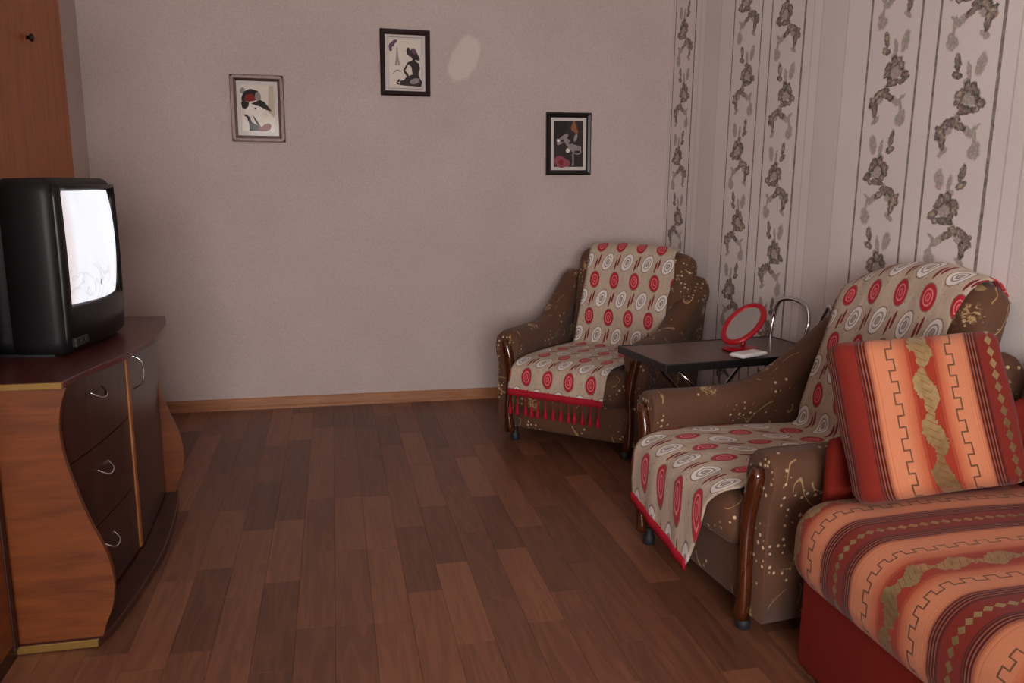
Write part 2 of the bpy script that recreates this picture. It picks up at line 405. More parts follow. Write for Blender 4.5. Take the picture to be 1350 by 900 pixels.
def tube(name, pts, r, mat, parent=None, seg=10, sm=6, closed=False):
    pts = [Vector(p) for p in pts]
    if sm: pts = catmull(pts, sm)
    vs, fs = [], []; n = len(pts); prev = None
    for i, p in enumerate(pts):
        if closed: t = (pts[(i + 1) % n] - pts[i - 1]).normalized()
        else: t = (pts[min(i + 1, n - 1)] - pts[max(i - 1, 0)]).normalized()
        if prev is None: u = t.orthogonal().normalized()
        else: u = (prev - t * prev.dot(t)).normalized()
        prev = u; w_ = t.cross(u)
        for k in range(seg):
            a = 2 * math.pi * k / seg; vs.append(p + u * math.cos(a) * r + w_ * math.sin(a) * r)
    for i in range(n if closed else n - 1):
        j = (i + 1) % n
        for k in range(seg): fs.append((i * seg + k, i * seg + (k + 1) % seg, j * seg + (k + 1) % seg, j * seg + k))
    if not closed: fs.append(tuple(reversed(range(seg)))); fs.append(tuple((n - 1) * seg + k for k in range(seg)))
    return pydata(name, vs, fs, mat, parent, True)
def lathe(name, prof, mat, parent=None, seg=20, c=(0, 0, 0)):
    vs, fs = [], []
    for r_, z in prof:
        for k in range(seg):
            a = 2 * math.pi * k / seg; vs.append((c[0] + r_ * math.cos(a), c[1] + r_ * math.sin(a), c[2] + z))
    for i in range(len(prof) - 1):
        for k in range(seg): fs.append((i * seg + k, i * seg + (k + 1) % seg, (i + 1) * seg + (k + 1) % seg, (i + 1) * seg + k))
    fs.append(tuple(reversed(range(seg)))); fs.append(tuple((len(prof) - 1) * seg + k for k in range(seg)))
    return pydata(name, vs, fs, mat, parent, True)
def extrude_poly(name, pts, axis, a, b, mat, parent=None, bev=0.):
    """polygon of 2-D points in the plane normal to axis, extruded from a to b"""
    def P(p, d):
        return {'x': (d, p[0], p[1]), 'y': (p[0], d, p[1]), 'z': (p[0], p[1], d)}[axis]
    bm = bmesh.new(); vs = [bm.verts.new(P(p, a)) for p in pts]; f = bm.faces.new(vs)
    r_ = bmesh.ops.extrude_face_region(bm, geom=[f])
    dv = Vector(P((0, 0), b - a))
    for g in r_['geom']:
        if isinstance(g, bmesh.types.BMVert): g.co += dv
    bmesh.ops.recalc_face_normals(bm, faces=bm.faces[:])
    if bev:
        ed = [e for e in bm.edges if len(e.link_faces) == 2 and e.calc_face_angle(0) > .6]
        bmesh.ops.bevel(bm, geom=ed, offset=bev, segments=2, affect='EDGES', profile=.5)
    me = bpy.data.meshes.new(name); bm.to_mesh(me); bm.free()
    return link(name, me, mat, parent)
def loft(name, rings, mat, parent=None, cap=True, uv=None):
    n = len(rings[0]); vs = [p for r_ in rings for p in r_]; fs = []
    for i in range(len(rings) - 1):
        for k in range(n): fs.append((i * n + k, i * n + (k + 1) % n, (i + 1) * n + (k + 1) % n, (i + 1) * n + k))
    if cap: fs.append(tuple(reversed(range(n)))); fs.append(tuple((len(rings) - 1) * n + k for k in range(n)))
    o = pydata(name, vs, fs, mat, parent, True)
    bm = bmesh.new(); bm.from_mesh(o.data); bmesh.ops.recalc_face_normals(bm, faces=bm.faces[:]); bm.to_mesh(o.data); bm.free()
    return o

# ------------------------------------------------------------------ the room
TH = .12
def struct(o): o['kind'] = 'structure'; return o
struct(box('ceiling', XL - TH, XR + TH, YF - TH, YB + TH, ZC, ZC + TH, M['ceiling']))
struct(box('wall_back', XL - TH, XR + TH, YB, YB + TH, -.05, ZC, M['wall_back']))
struct(box('wall_right', XR, XR + TH, YF - TH, YB, -.05, ZC, M['floral']))
struct(box('wall_left', XL - TH, XL, YF - TH, YB, -.05, ZC, M['wall']))
def wall_with_window():
    x = [XL, WX0, WX1, XR]; z = [-.05, WZ0, WZ1, ZC]; vs, fs = [], []
    for i in range(3):
        for j in range(3):
            if i == 1 and j == 1: continue
            b = len(vs)
            for yy in (YF - TH, YF):
                vs += [(x[i], yy, z[j]), (x[i + 1], yy, z[j]), (x[i + 1], yy, z[j + 1]), (x[i], yy, z[j + 1])]
            fs += [(b, b + 1, b + 2, b + 3), (b + 7, b + 6, b + 5, b + 4), (b, b + 4, b + 5, b + 1), (b + 1, b + 5, b + 6, b + 2), (b + 2, b + 6, b + 7, b + 3), (b + 3, b + 7, b + 4, b)]
    struct(pydata('wall_front', vs, fs, M['wall']))
wall_with_window()
def window():
    w1 = thing('window_1', ((WX0 + WX1) / 2, YF - .06, WZ0)); w1['kind'] = 'structure'
    hw = (WX1 - WX0) / 2; hh = WZ1 - WZ0
    for (a, b, c, d) in ((-hw, hw, 0, .06), (-hw, hw, hh - .06, hh), (-hw, -hw + .06, .06, hh - .06), (hw - .06, hw, .06, hh - .06), (-.04, .04, .06, hh - .06)):
        box('window_frame', a, b, -.03, .03, c, d, M['white_pvc'], w1, .004)
    for s in (-1, 1): box('pane', min(s * .04, s * (hw - .06)), max(s * .04, s * (hw - .06)), -.004, .004, .06, hh - .06, M['glass'], w1)
    box('window_sill', -hw - .05, hw + .05, .03, .22, -.04, -.005, M['white_pvc'], w1, .006)
window()

# floor: planks of printed laminate with their own edges, laid along the depth of the room
fl = struct(box('floor', XL - TH, XR + TH, YF - TH, YB + TH, -.06, -.0035, M['subfloor']))
def planks():
    PW, PL, X0 = .1225, .55, -.032
    offs = {-5: .10, -4: .17, -3: .49, -1: .239, 0: .229, 1: .221, 5: .125, 7: .51, 9: .304, 2: .40, 3: .05, 4: .30, 6: .31, 8: .08, -2: .02}
    cache = {}
    k0 = math.floor((XL - X0) / PW); k1 = math.ceil((XR - X0) / PW)
    for k in range(k0, k1):
        xa, xb = max(XL, X0 + k * PW), min(XR, X0 + (k + 1) * PW)
        if xb - xa < .01: continue
        off = offs.get(k, random.random() * PL)
        cuts = [YF]
        y = off + PL * math.ceil((YF - off) / PL)
        i = 0
        while y < YB:
            if y > cuts[-1] + .05 and (y > 1.4 or i % 3 == 0): cuts.append(y)
            y += PL; i += 1
        cuts.append(YB)
        for a, b in zip(cuts, cuts[1:]):
            key = (round(xb - xa, 3), round(b - a, 3)); g = .0003
            if key not in cache:
                o = box('plank', g, xb - xa - g, g, b - a - g, -.004, 0, M['plank'], fl, .0005, 1); cache[key] = o.data
            else:
                o = bpy.data.objects.new('plank', cache[key]); COL.objects.link(o); o.parent = fl
            o.location = (xa, a, 0)
planks()
# baseboards with a small rounded profile
def baseboard(name, a, b, nrm):
    a, b, nrm = Vector(a), Vector(b), Vector(nrm)
    prof = [(0, 0), (.022, 0), (.022, .012), (.014, .022), (.014, .052), (.008, .064), (.003, .07), (0, .07)]
    r0 = [a + nrm * p + Vector((0, 0, z)) for p, z in prof]; r1 = [b + nrm * p + Vector((0, 0, z)) for p, z in prof]
    o = loft(name, [r0, r1], M['base']); struct(o)
    for p in o.data.polygons: p.use_smooth = False
baseboard('baseboard_back', (XL, YB, 0), (XR, YB, 0), (0, -1, 0))
baseboard('baseboard_right', (XR, YF, 0), (XR, YB - .022, 0), (-1, 0, 0))

# ------------------------------------------------------------------ furniture along the left wall
def closet():
    t = thing('built_in_closet', (XL, 4.20, 0), 0, 'tall orange-brown veneered closet doors set into the wall behind the television', 'closet')
    box('door', .002, .024, .004, .545, .09, 2.47, M['closet_wood'], t, .003)
    d2 = box('door', .002, .024, -.485, -.004, .09, 2.47, M['closet_wood'], t, .003)
    box('plinth', .002, .016, -.485, .545, 0, .085, M['dark_edge'], t)
    k = lathe('knob', [(.008, 0), (.008, .012), (.017, .018), (.019, .026), (.012, .032)], M['dark_edge'], d2, 14)
    k.rotation_euler = (0, R(90), 0); k.location = (.022, .045 - .02 + .0, 2.03)
closet()

def wall_unit():
    t = thing('wall_unit', (XL, 0, 0), 0, 'orange-brown veneered wall unit with dark edging, beside the television cabinet', 'wardrobe')
    D = .395; y0, y1, H = 1.25, 2.445, 2.15
    box('carcass', .002, D - .02, y0, y1, .03, H, M['side_wood'], t)
    for a, b in ((y0, (y0 + y1) / 2), ((y0 + y1) / 2, y1)):
        d = box('door', D - .018, D, a + .003, b - .027, .055, H - .02, M['side_wood'], t, .002)
        tube('handle', [(D, b - .06 if a > y0 else b - .1, 1.0), (D + .03, b - .06 if a > y0 else b - .1, 1.03), (D + .03, b - .06 if a > y0 else b - .1, 1.12), (D, b - .06 if a > y0 else b - .1, 1.15)], .005, M['chrome'], d, 8, 4)
    box('edge_strip', D - .02, D + .003, y1 - .026, y1, .03, H, M['dark_edge'], t, .003)
    box('plinth', .002, D - .005, y0, y1, 0, .05, M['dark_edge'], t)
wall_unit()

# television cabinet: wavy side panels, bowed base and top
CY0, CY1, CH = 2.464, 3.69, .835
prof = [(-.762, CH - .02), (-.780, .765), (-.790, .705), (-.789, .64), (-.777, .566), (-.739, .422), (-.698, .309), (-.684, .24), (-.682, .19), (-.692, .125), (-.712, .074), (-.726, .03)]
def cabinet():
    t = thing('tv_cabinet', (0, 0, 0), 0, 'wavy-sided wooden cabinet with dark drawers carrying the television', 'cabinet')
    pts = [tuple(p) for p in catmull([Vector((a, b, 0)) for a, b in prof], 5)]
    poly = [(XL + .004, CH - .02)] + [(p[0], p[1]) for p in pts] + [(XL + .004, .03)]
    for a, b in ((CY0, CY0 + .02), (CY1 - .02, CY1)): extrude_poly('side_panel', poly, 'y', a, b, M['side_wood'], t)
    def bow(z0, z1, fr, name, mat, y0, y1):
        pts = [(XL + .004, y0)] + [(p[0], p[1]) for p in catmull([Vector((x, y, 0)) for x, y in fr], 6)] + [(XL + .004, y1)]
        return extrude_poly(name, pts, 'z', z0, z1, mat, t, .003)
    top = bow(CH - .02, CH, [(-.765, CY0 - .012), (-.735, 2.62), (-.69, 2.80), (-.662, 3.02), (-.650, 3.18), (-.668, 3.42), (-.712, CY1 - .05)], 'top', M['top_wood'], CY0 - .012, CY1 - .05)
    base = bow(.004, .03, [(-.735, CY0 - .012), (-.705, 2.55), (-.672, 2.85), (-.664, 3.05), (-.670, 3.25), (-.69, 3.5), (-.72, CY1 + .01)], 'base', M['dark_wood'], CY0 - .012, CY1 + .01)
    box('edge_strip', XL + .004, -.768, CY0 - .0155, CY0 - .011, CH - .019, CH - .001, M['gold_edge'], t, .001)
    box('edge_strip', XL + .004, -.738, CY0 - .0155, CY0 - .011, .005, .029, M['gold_edge'], t, .001)
    # carcass and bowed fronts
    box('carcass', XL + .004, -.86, CY0 + .02, CY1 - .02, .03, CH - .02, M['dark_wood'], t)
    def front(name, ya, yb, za, zb, xa, xb, bulge, mat=M['dark_wood']):
        rings = []
        for i in range(9):
            f = i / 8; y = ya + (yb - ya) * f; x = xa + (xb - xa) * f + bulge * 4 * f * (1 - f)
            rings.append([(x, y, za), (x, y, zb), (-.859, y, zb), (-.859, y, za)])
        o = loft(name, rings, mat, t)
        for p in o.data.polygons: p.use_smooth = False
        return o
    ym = 3.10
    zs = [.036, .29, .55, CH - .024]
    for i in range(3):
        d = front('drawer', CY0 + .022, ym - .02, zs[i] + .002, zs[i + 1] - .002, -.815, -.752, .012)
        zc = (zs[i] + zs[i + 1]) / 2 + .04
        yc = 2.78; xc = -.768
        tube('handle', [(xc - .008, yc - .05, zc + .012), (xc + .018, yc - .035, zc - .008), (xc + .024, yc, zc - .014), (xc + .018, yc + .035, zc - .006), (xc - .004, yc + .05, zc + .014)], .0032, M['chrome'], d, 8, 5)
    front('divider', ym - .016, ym + .006, .036, CH - .024, -.747, -.745, 0, M['strip_wood'])
    d = front('door', ym + .01, CY1 - .022, .036, CH - .024, -.745, -.768, .004)
    tube('handle', [(-.748, ym + .055, .765), (-.716, ym + .058, .745), (-.706, ym + .06, .70), (-.716, ym + .062, .655), (-.748, ym + .065, .635)], .0036, M['chrome'], d, 8, 5)
cabinet()

def television():
    # local frame: x across the screen, -y out of the screen, z up from the cabinet top
    W_, H_, ang = .54, .572, 84
    t = thing('television', (-.853, 3.050, CH), R(ang), 'bulky black tube television with a bright white picture on the cabinet', 'television')
    def ring(y, sx0, sx1, z0, z1, r_=.05, n=5):
        out = []
        for cx, cz, a0 in ((sx1 - r_, z1 - r_, 0), (sx0 + r_, z1 - r_, 90), (sx0 + r_, z0 + r_, 180), (sx1 - r_, z0 + r_, 270)):
            for k in range(n + 1):
                a = R(a0 + 90 * k / n); out.append((cx + r_ * math.cos(a), y, cz + r_ * math.sin(a)))
        return out
    h = W_ / 2
    loft('front_shell', [ring(-.03, -h + .015, h - .015, .02, H_ - .02, .05), ring(-.015, -h + .003, h - .003, .006, H_ - .006), ring(0, -h, h, .004, H_), ring(.125, -h + .004, h - .004, .004, H_ - .004)], M['tv_shell'], t)
    loft('rear_shell', [ring(.125, -h + .02, h - .02, .004, H_ - .015), ring(.22, -h + .035, h - .035, .006, H_ - .03), ring(.36, -h + .12, h - .12, .03, H_ - .10), ring(.43, -h + .16, h - .16, .06, H_ - .15, .04)], M['tv_shell'], t)
    # bulging bezel with a window for the tube
    nx, nz = 24, 20
    sx, z0, z1 = .215, .165, .53
    def bul(x, z): return -.030 - .034 * (1 - (x / h) ** 2) - .006 * (1 - ((z - H_ / 2) / (H_ / 2)) ** 2)
    def rect(hx, a, b, n=12):
        pts = []
        for i in range(n): pts.append((-hx + 2 * hx * i / n, a))
        for i in range(n): pts.append((hx, a + (b - a) * i / n))
        for i in range(n): pts.append((hx - 2 * hx * i / n, b))
        for i in range(n): pts.append((-hx, b - (b - a) * i / n))
        return pts
    ro, rm, ri = rect(h - .016, .022, H_ - .022), rect(sx + .012, z0 - .012, z1 + .012), rect(sx, z0, z1)
    rings = [[(x, -.028, z) for x, z in ro], [(x, bul(x, z), z) for x, z in ro], [(x, bul(x, z) - .002, z) for x, z in rm], [(x, bul(x, z) + .012, z) for x, z in ri], [(x, .02, z) for x, z in ri]]
    loft('bezel', rings, M['tv_bezel'], t, cap=False)
    vs, fs = [], []
    for i in range(nx + 1):
        for j in range(nz + 1):
            a, b = -1 + 2 * i / nx, -1 + 2 * j / nz
            x, z = a * (sx + .002), (z0 + z1) / 2 + b * (z1 - z0 + .004) / 2
            vs.append((x, bul(x, z) + .012 + .012 * (a * a + b * b) - .014, z))
    for i in range(nx):
        for j in range(nz): fs.append((i * (nz + 1) + j, (i + 1) * (nz + 1) + j, (i + 1) * (nz + 1) + j + 1, i * (nz + 1) + j + 1))
    pydata('screen', vs, fs, M['screen'], t, True)
    box('control_panel', -.24, -.10, -.056, -.040, .030, .062, M['black_plastic'], t, .004)
    for i in range(3): box('button', -.245 + i * .035, -.225 + i * .035, -.0585, -.055, .040, .052, M['tv_shell'], t, .001)
    for sx_ in (-.2, .2): box('foot', sx_ - .03, sx_ + .03, .02, .30, 0, .008, M['black_rubber'], t)
television()

# ------------------------------------------------------------------ framed pictures on the back wall
def picture(x0, x1, z0, z1, rail, fmat, label, art, mats, matw, tilt=0., prof=None):
    cx, cz = (x0 + x1) / 2, (z0 + z1) / 2; hw, hh = (x1 - x0) / 2, (z1 - z0) / 2
    t = thing('picture_frame', (cx, YB - .001, cz), 0, label, 'picture', 'framed pictures on the plain wall'); t.rotation_euler = (0, R(tilt), 0)
    pr = prof or [(0, 0), (0, -.018), (.25, -.024), (.75, -.018), (1, -.012), (1, 0)]
    rings = []
    for f, d in pr:
        o = rail * f; rings.append([(-hw + o, d, -hh + o), (hw - o, d, -hh + o), (hw - o, d, hh - o), (-hw + o, d, hh - o)])
    fr = loft('frame', rings, fmat, t, cap=False)
    for p in fr.data.polygons: p.use_smooth = False
    iw, ih = hw - rail, hh - rail
    box('mat_board', -iw - .002, iw + .002, -.006, -.003, -ih - .002, ih + .002, M['mat_board'], t)
    # print: flat shapes on paper, as ink layers
    pw, ph = iw - matw, ih - matw; vs, fs, mi = [], [], []
    for layer, (mk, pts) in enumerate(art):
        b = len(vs)
        for u, v in pts: vs.append(((u * 2 - 1) * pw, -.0062 - .00012 * layer, (v * 2 - 1) * ph))
        fs.append(tuple(range(b, b + len(pts)))); mi.append(mk)
    me = bpy.data.meshes.new('print'); me.from_pydata(vs, [], fs); me.update()
    o = link('print', me, mats, t)
    for p, k in zip(me.polygons, mi): p.material_index = k
    bm = bmesh.new(); bm.from_mesh(me)
    for f in bm.faces:
        f.normal_update()
        if f.normal.y > 0: f.normal_flip()
    bm.to_mesh(me); bm.free()
    box('glass_pane', -iw - .001, iw + .001, -.0105, -.0095, -ih - .001, ih + .001, M['picture_glass'], t)
    return t
def el(cx, cy, rx, ry, a=0, n=18):
    a = R(a); return [(cx + rx * math.cos(k * 2 * math.pi / n) * math.cos(a) - ry * math.sin(k * 2 * math.pi / n) * math.sin(a), cy + rx * math.cos(k * 2 * math.pi / n) * math.sin(a) + ry * math.sin(k * 2 * math.pi / n) * math.cos(a)) for k in range(n)]
FULL = [(0, 0), (1, 0), (1, 1), (0, 1)]
def pictures():
    ink = flat('ink_black', (38, 26, 28)); paper = flat('paper_cream', (226, 214, 202)); red = flat('ink_red', (132, 34, 34)); gr = flat('ink_grey', (150, 138, 140)); tan = flat('ink_tan', (196, 180, 160)); wh = flat('ink_white', (236, 228, 222)); pur = flat('ink_purple', (108, 76, 98)); pink = flat('ink_rose', (150, 74, 92)); org = flat('ink_orange', (146, 92, 60)); dk = flat('ink_dark', (52, 42, 42))
    ms = [ink, paper, red, gr, tan, wh, pur, pink, org, dk]
    a1 = [(1, FULL), (4, [(.80, .45), (1, .3), (1, 1), (.86, 1)]), (5, [(.02, .28), (.10, .36), (.22, .30), (.26, .10), (.16, .02), (.02, .02)]),
          (5, [(.06, .60), (.55, .62), (.72, .47), (.62, .40), (.58, .28), (.46, .24), (.30, .36), (.14, .40)]),
          (0, [(.00, .62), (.05, .66), (.25, .63), (.22, .54), (.12, .48), (.03, .51)]),
          (0, [(.02, .72), (.10, .86), (.30, .92), (.52, .88), (.60, .78), (.56, .70), (.25, .64), (.02, .66)]), (2, [(.10, .68), (.14, .78), (.34, .82), (.46, .72), (.40, .66), (.22, .64)]), (3, el(.52, .76, .09, .10, 20)), (3, el(.06, .88, .08, .06, 30)),
          (0, [(.30, .60), (.58, .69), (.70, .65), (.93, .45), (.78, .47), (.58, .54)]), (0, el(.43, .50, .035, .02)),
          (0, [(.05, .36), (.16, .37), (.26, .30), (.30, .20), (.62, .10), (.58, .02), (.22, .02), (.22, .18), (.15, .31)]), (0, [(.33, .36), (.38, .33), (.56, .13), (.50, .12), (.42, .20)]), (2, el(.74, .10, .15, .08, 15)), (2, el(.60, .06, .10, .05)), (5, el(.92, .05, .05, .06))]
    picture(-.560, -.257, 1.631, 2.012, .036, M['silver'], 'silver framed print of a woman in a dark red hat', a1, ms, .022, 0, [(0, 0), (0, -.014), (.12, -.022), (.35, -.014), (.6, -.024), (.85, -.016), (1, -.011), (1, 0)])
    def border(e, w_, k): return [(k, [(-e, -e), (1 + e, -e), (1 + e, -e + w_), (-e, -e + w_)]), (k, [(-e, 1 + e - w_), (1 + e, 1 + e - w_), (1 + e, 1 + e), (-e, 1 + e)]), (k, [(-e, -e), (-e + w_, -e), (-e + w_, 1 + e), (-e, 1 + e)]), (k, [(1 + e - w_, -e), (1 + e, -e), (1 + e, 1 + e), (1 + e - w_, 1 + e)])]
    a1 += border(.05, .012, 3)
    a2 = [(1, FULL), (6, el(.08, .88, .11, .055, 30)), (6, el(.16, .94, .10, .04, 20)), (6, el(.04, .79, .05, .05)), (3, [(.235, .85), (.25, .85), (.29, .60), (.33, .45), (.27, .45), (.255, .58), (.23, .45), (.17, .45), (.21, .60)]),
          (3, [(.10, .27), (.16, .33), (.26, .36), (.36, .33), (.38, .30), (.26, .33), (.17, .30), (.13, .26)]),
          (9, [(.56, .82), (.62, .84), (.70, .74), (.66, .63), (.58, .68), (.54, .75)]), (9, [(.62, .72), (.70, .80), (.84, .78), (.92, .68), (.98, .58), (.92, .56), (.72, .60)]), (6, el(.78, .76, .09, .06, -20)),
          (9, [(.74, .60), (.82, .60), (.83, .55), (.94, .50), (.98, .40), (.93, .32), (.93, .22), (.76, .22), (.72, .30), (.70, .42), (.60, .48), (.50, .34), (.60, .27), (.60, .22), (.56, .20), (.44, .32), (.44, .36), (.58, .52), (.72, .56)]),
          (9, [(.30, .03), (.44, .02), (.80, .01), (1.0, .00), (1.04, .10), (.96, .20), (.90, .28), (.70, .26), (.52, .20), (.46, .14), (.34, .12)]), (9, el(.29, .12, .06, .025, 30)), (9, el(.25, .06, .06, .02, -20)), (3, el(.80, .12, .16, .06, 10))]
    a2 += border(.05, .012, 3)
    picture(.308, .608, 1.920, 2.303, .030, M['frame_dark'], 'dark framed print of a seated woman in a wide hat', a2, ms, .026)
    a3 = [(9, FULL), (0, [(.0, .6), (.3, .6), (.5, 1), (0, 1)]), (8, el(.68, .86, .10, .08, 20)), (8, el(.74, .79, .10, .05, -20)), (8, el(.68, .94, .05, .05)), (7, el(.24, .11, .22, .13, -10)), (2, el(.26, .10, .10, .06)), (7, el(.45, .08, .12, .08)),
          (3, el(.30, .60, .22, .07, 30)), (3, el(.17, .56, .09, .05, -20)), (9, el(.30, .57, .07, .03, 10)), (3, el(.55, .48, .24, .08, -35)), (3, el(.75, .38, .20, .10, -15)), (9, el(.58, .53, .08, .03, 10)), (3, el(.86, .40, .08, .06, 30)), (5, el(.48, .36, .07, .05)), (3, el(.74, .64, .10, .05, 60)), (5, el(.16, .57, .05, .03)), (9, el(.80, .33, .10, .03)),
          (3, [(.62, .30), (.68, .30), (.69, .10), (.67, .03), (.62, .03), (.64, .12)])]
    picture(1.345, 1.643, 1.463, 1.852, .031, M['frame_black'], 'black framed dark print of pale flowers with a pink rose', a3, ms, .020, -.8)
pictures()

# ------------------------------------------------------------------ armchairs
ATOP = [(-.012, .600), (.0, .612), (.06, .617), (.20, .615), (.36, .618), (.48, .640), (.58, .690), (.68, .757), (.76, .815), (.82, .860), (.855, .882), (.872, .868)]
LEAN = .185
def armchair(o, ang, label, bh, crest):
    t = thing('armchair', (o[0], o[1], 0), R(ang), label, 'armchair', 'pair of brown armchairs')
    U = M['upholstery']
    rbox('base', (0, .46, .17), (.66, .92, .21), .03, U, t, 8)
    def seatfn(x, y, z):
        return Vector((x, y - (.02 * max(0, 1 - (x / .33) ** 2) if y < .1 else 0), z + .018 * (1 - (x / .33) ** 2) * (1 if z > .36 else 0)))
    rbox('seat', (0, .275, .345), (.645, .66, .175), .075, U, t, 12, seatfn)
    # arms: rolled top sweeping up to the back
    for sgn in (-1, 1):
        st = catmull([Vector((a, b, 0)) for a, b in ATOP], 3); rings = []
        for i, p in enumerate(st):
            y, T = p.x, p.y; k = .94 if i == 0 else (.98 if i == 1 else 1.0)
            cs = [(.325, .07), (.325, .25), (.325, T - .20), (.322, T - .15), (.308, T - .11), (.303, T - .075), (.312, T - .035), (.335, T - .008), (.375, T), (.415, T - .008), (.440, T - .035), (.449, T - .075), (.446, T - .11), (.434, T - .15), (.430, T - .20), (.430, .25), (.430, .07)]
            fl_ = (.045 if sgn > 0 else .005) * max(0, (y - .5) / .375) ** 1.3
            rings.append([(sgn * (.377 + (x - .377) * k + fl_ * (1 if z > .3 else .4)), y, T / 2 + (z - T / 2) * (.985 if i == 0 else 1)) for x, z in cs])
        loft('arm', rings, U, t)
        # carved wavy wooden post in front of the arm
        N = 16; rg = []
        for i in range(N + 1):
            f = i / N; z = .05 + f * (.565 - .05)
            wv = .016 * math.sin(f * 2 * math.pi * 1.05 + .4) * (.4 + f); wd = .0225 + .006 * math.sin(f * math.pi * 2.1 + 2.2) ; wd *= (1 if f < .93 else (1 - ((f - .93) / .07) ** 2 * .55))
            cx = sgn * (.372 - .03 * (1 - f)) + sgn * wv * .8
            rg.append([(cx - wd, -.012, z), (cx - wd * .95, -.034, z), (cx - wd * .5, -.044, z), (cx + wd * .5, -.044, z), (cx + wd * .95, -.034, z), (cx + wd, -.012, z)])
        loft('post', rg, M['post'], t)
        for fy in (.0, .80):
            lathe('foot', [(.020, 0), (.024, .004), (.024, .03), (.017, .04), (.017, .068)], M['black_rubber'], t, 14, (sgn * .325, fy, 0))
    # backrest: leaning cushion with arched crest, and a wing either side
    z0 = .40
    def backfn(x, y, z):
        f = max(0, (z - z0) / (bh - z0))
        return Vector((x, y + LEAN * (z - z0) - .02 * math.sin(min(1, f) * math.pi) * max(0, 1 - (x / .34) ** 2), z - crest(x) * f ** 3))
    rbox('backrest', (.068, .69, (z0 + bh) / 2), (.725, .15, bh - z0), .07, U, t, 16, backfn)
    rbox('back_panel', (0, .862, .48), (.82, .04, .80), .018, U, t, 8, lambda x, y, z: Vector((x, y - .10 * max(0, (.45 - z)), z)))
    return t
def throw(o, ang, label, path, left, right, hemcut, tassels, name='armchair_throw', skew=None):
    """cloth grid: path = list of (y,z); left/right(v) give the edges in x"""
    t = thing(name, (o[0], o[1], 0), R(ang), label, 'throw', 'oval-print throws on the armchairs')
    pts = catmull([Vector((a, b, 0)) for a, b in path], 10)
    L = [0]
    for a, b in zip(pts, pts[1:]): L.append(L[-1] + (b - a).length)
    nu = 36; vs, fs, uvs = [], [], []; n = len(pts)
    for j, p in enumerate(pts):
        l = L[j] / L[-1]; tg = (pts[min(j + 1, n - 1)] - pts[max(j - 1, 0)]).normalized(); nr = Vector((-tg.y, tg.x, 0))
        for i in range(nu + 1):
            f = i / nu; x = left(l) + (right(l) - left(l)) * f
            fold = .0022 * math.sin(x * 31 + l * 9) + .0015 * math.sin(x * 67 - l * 23)
            q = hemcut(f, L[j], x, p + nr * fold)
            vs.append((x, q.x, q.y)); uvs.append((x + .5 + (.09 * (1 - l)), L[j] + .131))
    for j in range(n - 1):
        for i in range(nu): fs.append((j * (nu + 1) + i, j * (nu + 1) + i + 1, (j + 1) * (nu + 1) + i + 1, (j + 1) * (nu + 1) + i))
    me = bpy.data.meshes.new('cloth'); me.from_pydata(vs, [], fs); me.update()
    ul = me.uv_layers.new(name='UVMap')
    for lp in me.loops: ul.data[lp.index].uv = uvs[lp.vertex_index]
    c = link('cloth', me, M['throw'], t, True)
    sd = c.modifiers.new('thickness', 'SOLIDIFY'); sd.thickness = .005; sd.offset = -1
    # red hem band along the front edge
    edge = [Vector(vs[i]) for i in range(nu + 1)]
    rings = [[(p.x, p.y - .006, p.z + .016), (p.x, p.y - .008, p.z - .004), (p.x, p.y - .006, p.z - .022), (p.x, p.y + .003, p.z - .022), (p.x, p.y + .004, p.z + .016)] for p in edge]
    hem = loft('hem', rings, M['hem'], t); tag(hem, 'wine red hem band')
    if tassels:
        me = None
        for k in range(tassels):
            p = edge[round(nu * (k + .5) / tassels)]
            if me is None:
                o_ = lathe('tassel', [(.0022, 0), (.0022, -.045), (.007, -.052), (.006, -.060), (.011, -.085), (.0125, -.104), (.004, -.108)], M['hem'], t, 8); me = o_.data
            else:
                o_ = bpy.data.objects.new('tassel', me); COL.objects.link(o_); o_.parent = t
            o_.location = (p.x, p.y - .006, p.z - .020); o_.rotation_euler = (0, R(random.uniform(-3, 3)), random.random() * 6)
    return t
FO, FA = (1.205, 4.005), -41.0
NO, NA = (1.224, 2.49), -84.45
def crest_far(x): return .022 * (abs(x) / .33) ** 2.5
def crest_near(x): return .75 * (x - .15) ** 2
armchair(FO, FA, 'brown floral armchair standing in the room corner, its throw fringed with red tassels', 1.035, crest_far)
armchair(NO, NA, 'brown floral armchair between the serving table and the sofa', 1.125, crest_near)
def path(bh, hem):
    def b(z): return .615 + LEAN * (z - .40) - .010
    return [(-.086, hem), (-.092, .34), (-.086, .40), (-.050, .447), (.04, .473), (.25, .477), (.48, .470), (b(.47) - .015, .475), (b(.56) - .020, .56), (b(.70) - .024, .70), (b(.85) - .02, .85), (b(bh - .09) - .012, bh - .09), (b(bh) + .004, bh - .008), (b(bh) + .06, bh + .022), (b(bh) + .12, bh + .012), (b(bh) + .168, bh - .06)]
def keep(f, l, x, p): return p - Vector((0, crest_far(x) * max(0, min(1, (p.y - .40) / .635)) ** 3, 0))
throw(FO, FA, 'fringed beige throw with red and white ovals on the corner armchair', path(1.035, .30), lambda l: -.325 + .115 * min(1, l * 1.3), lambda l: .225 + .10 * min(1, l * 1.3) + .006 * math.sin(l * 34), keep, 13)
def slant(f, l, x, p):
    # the front edge hangs lower towards the sofa side
    if l < .11: p = p + Vector((0, -(.065 + .09 * f) * (1 - l / .11), 0))
    return p - Vector((0, crest_near(x) * max(0, min(1, (p.y - .40) / .725)) ** 3, 0))
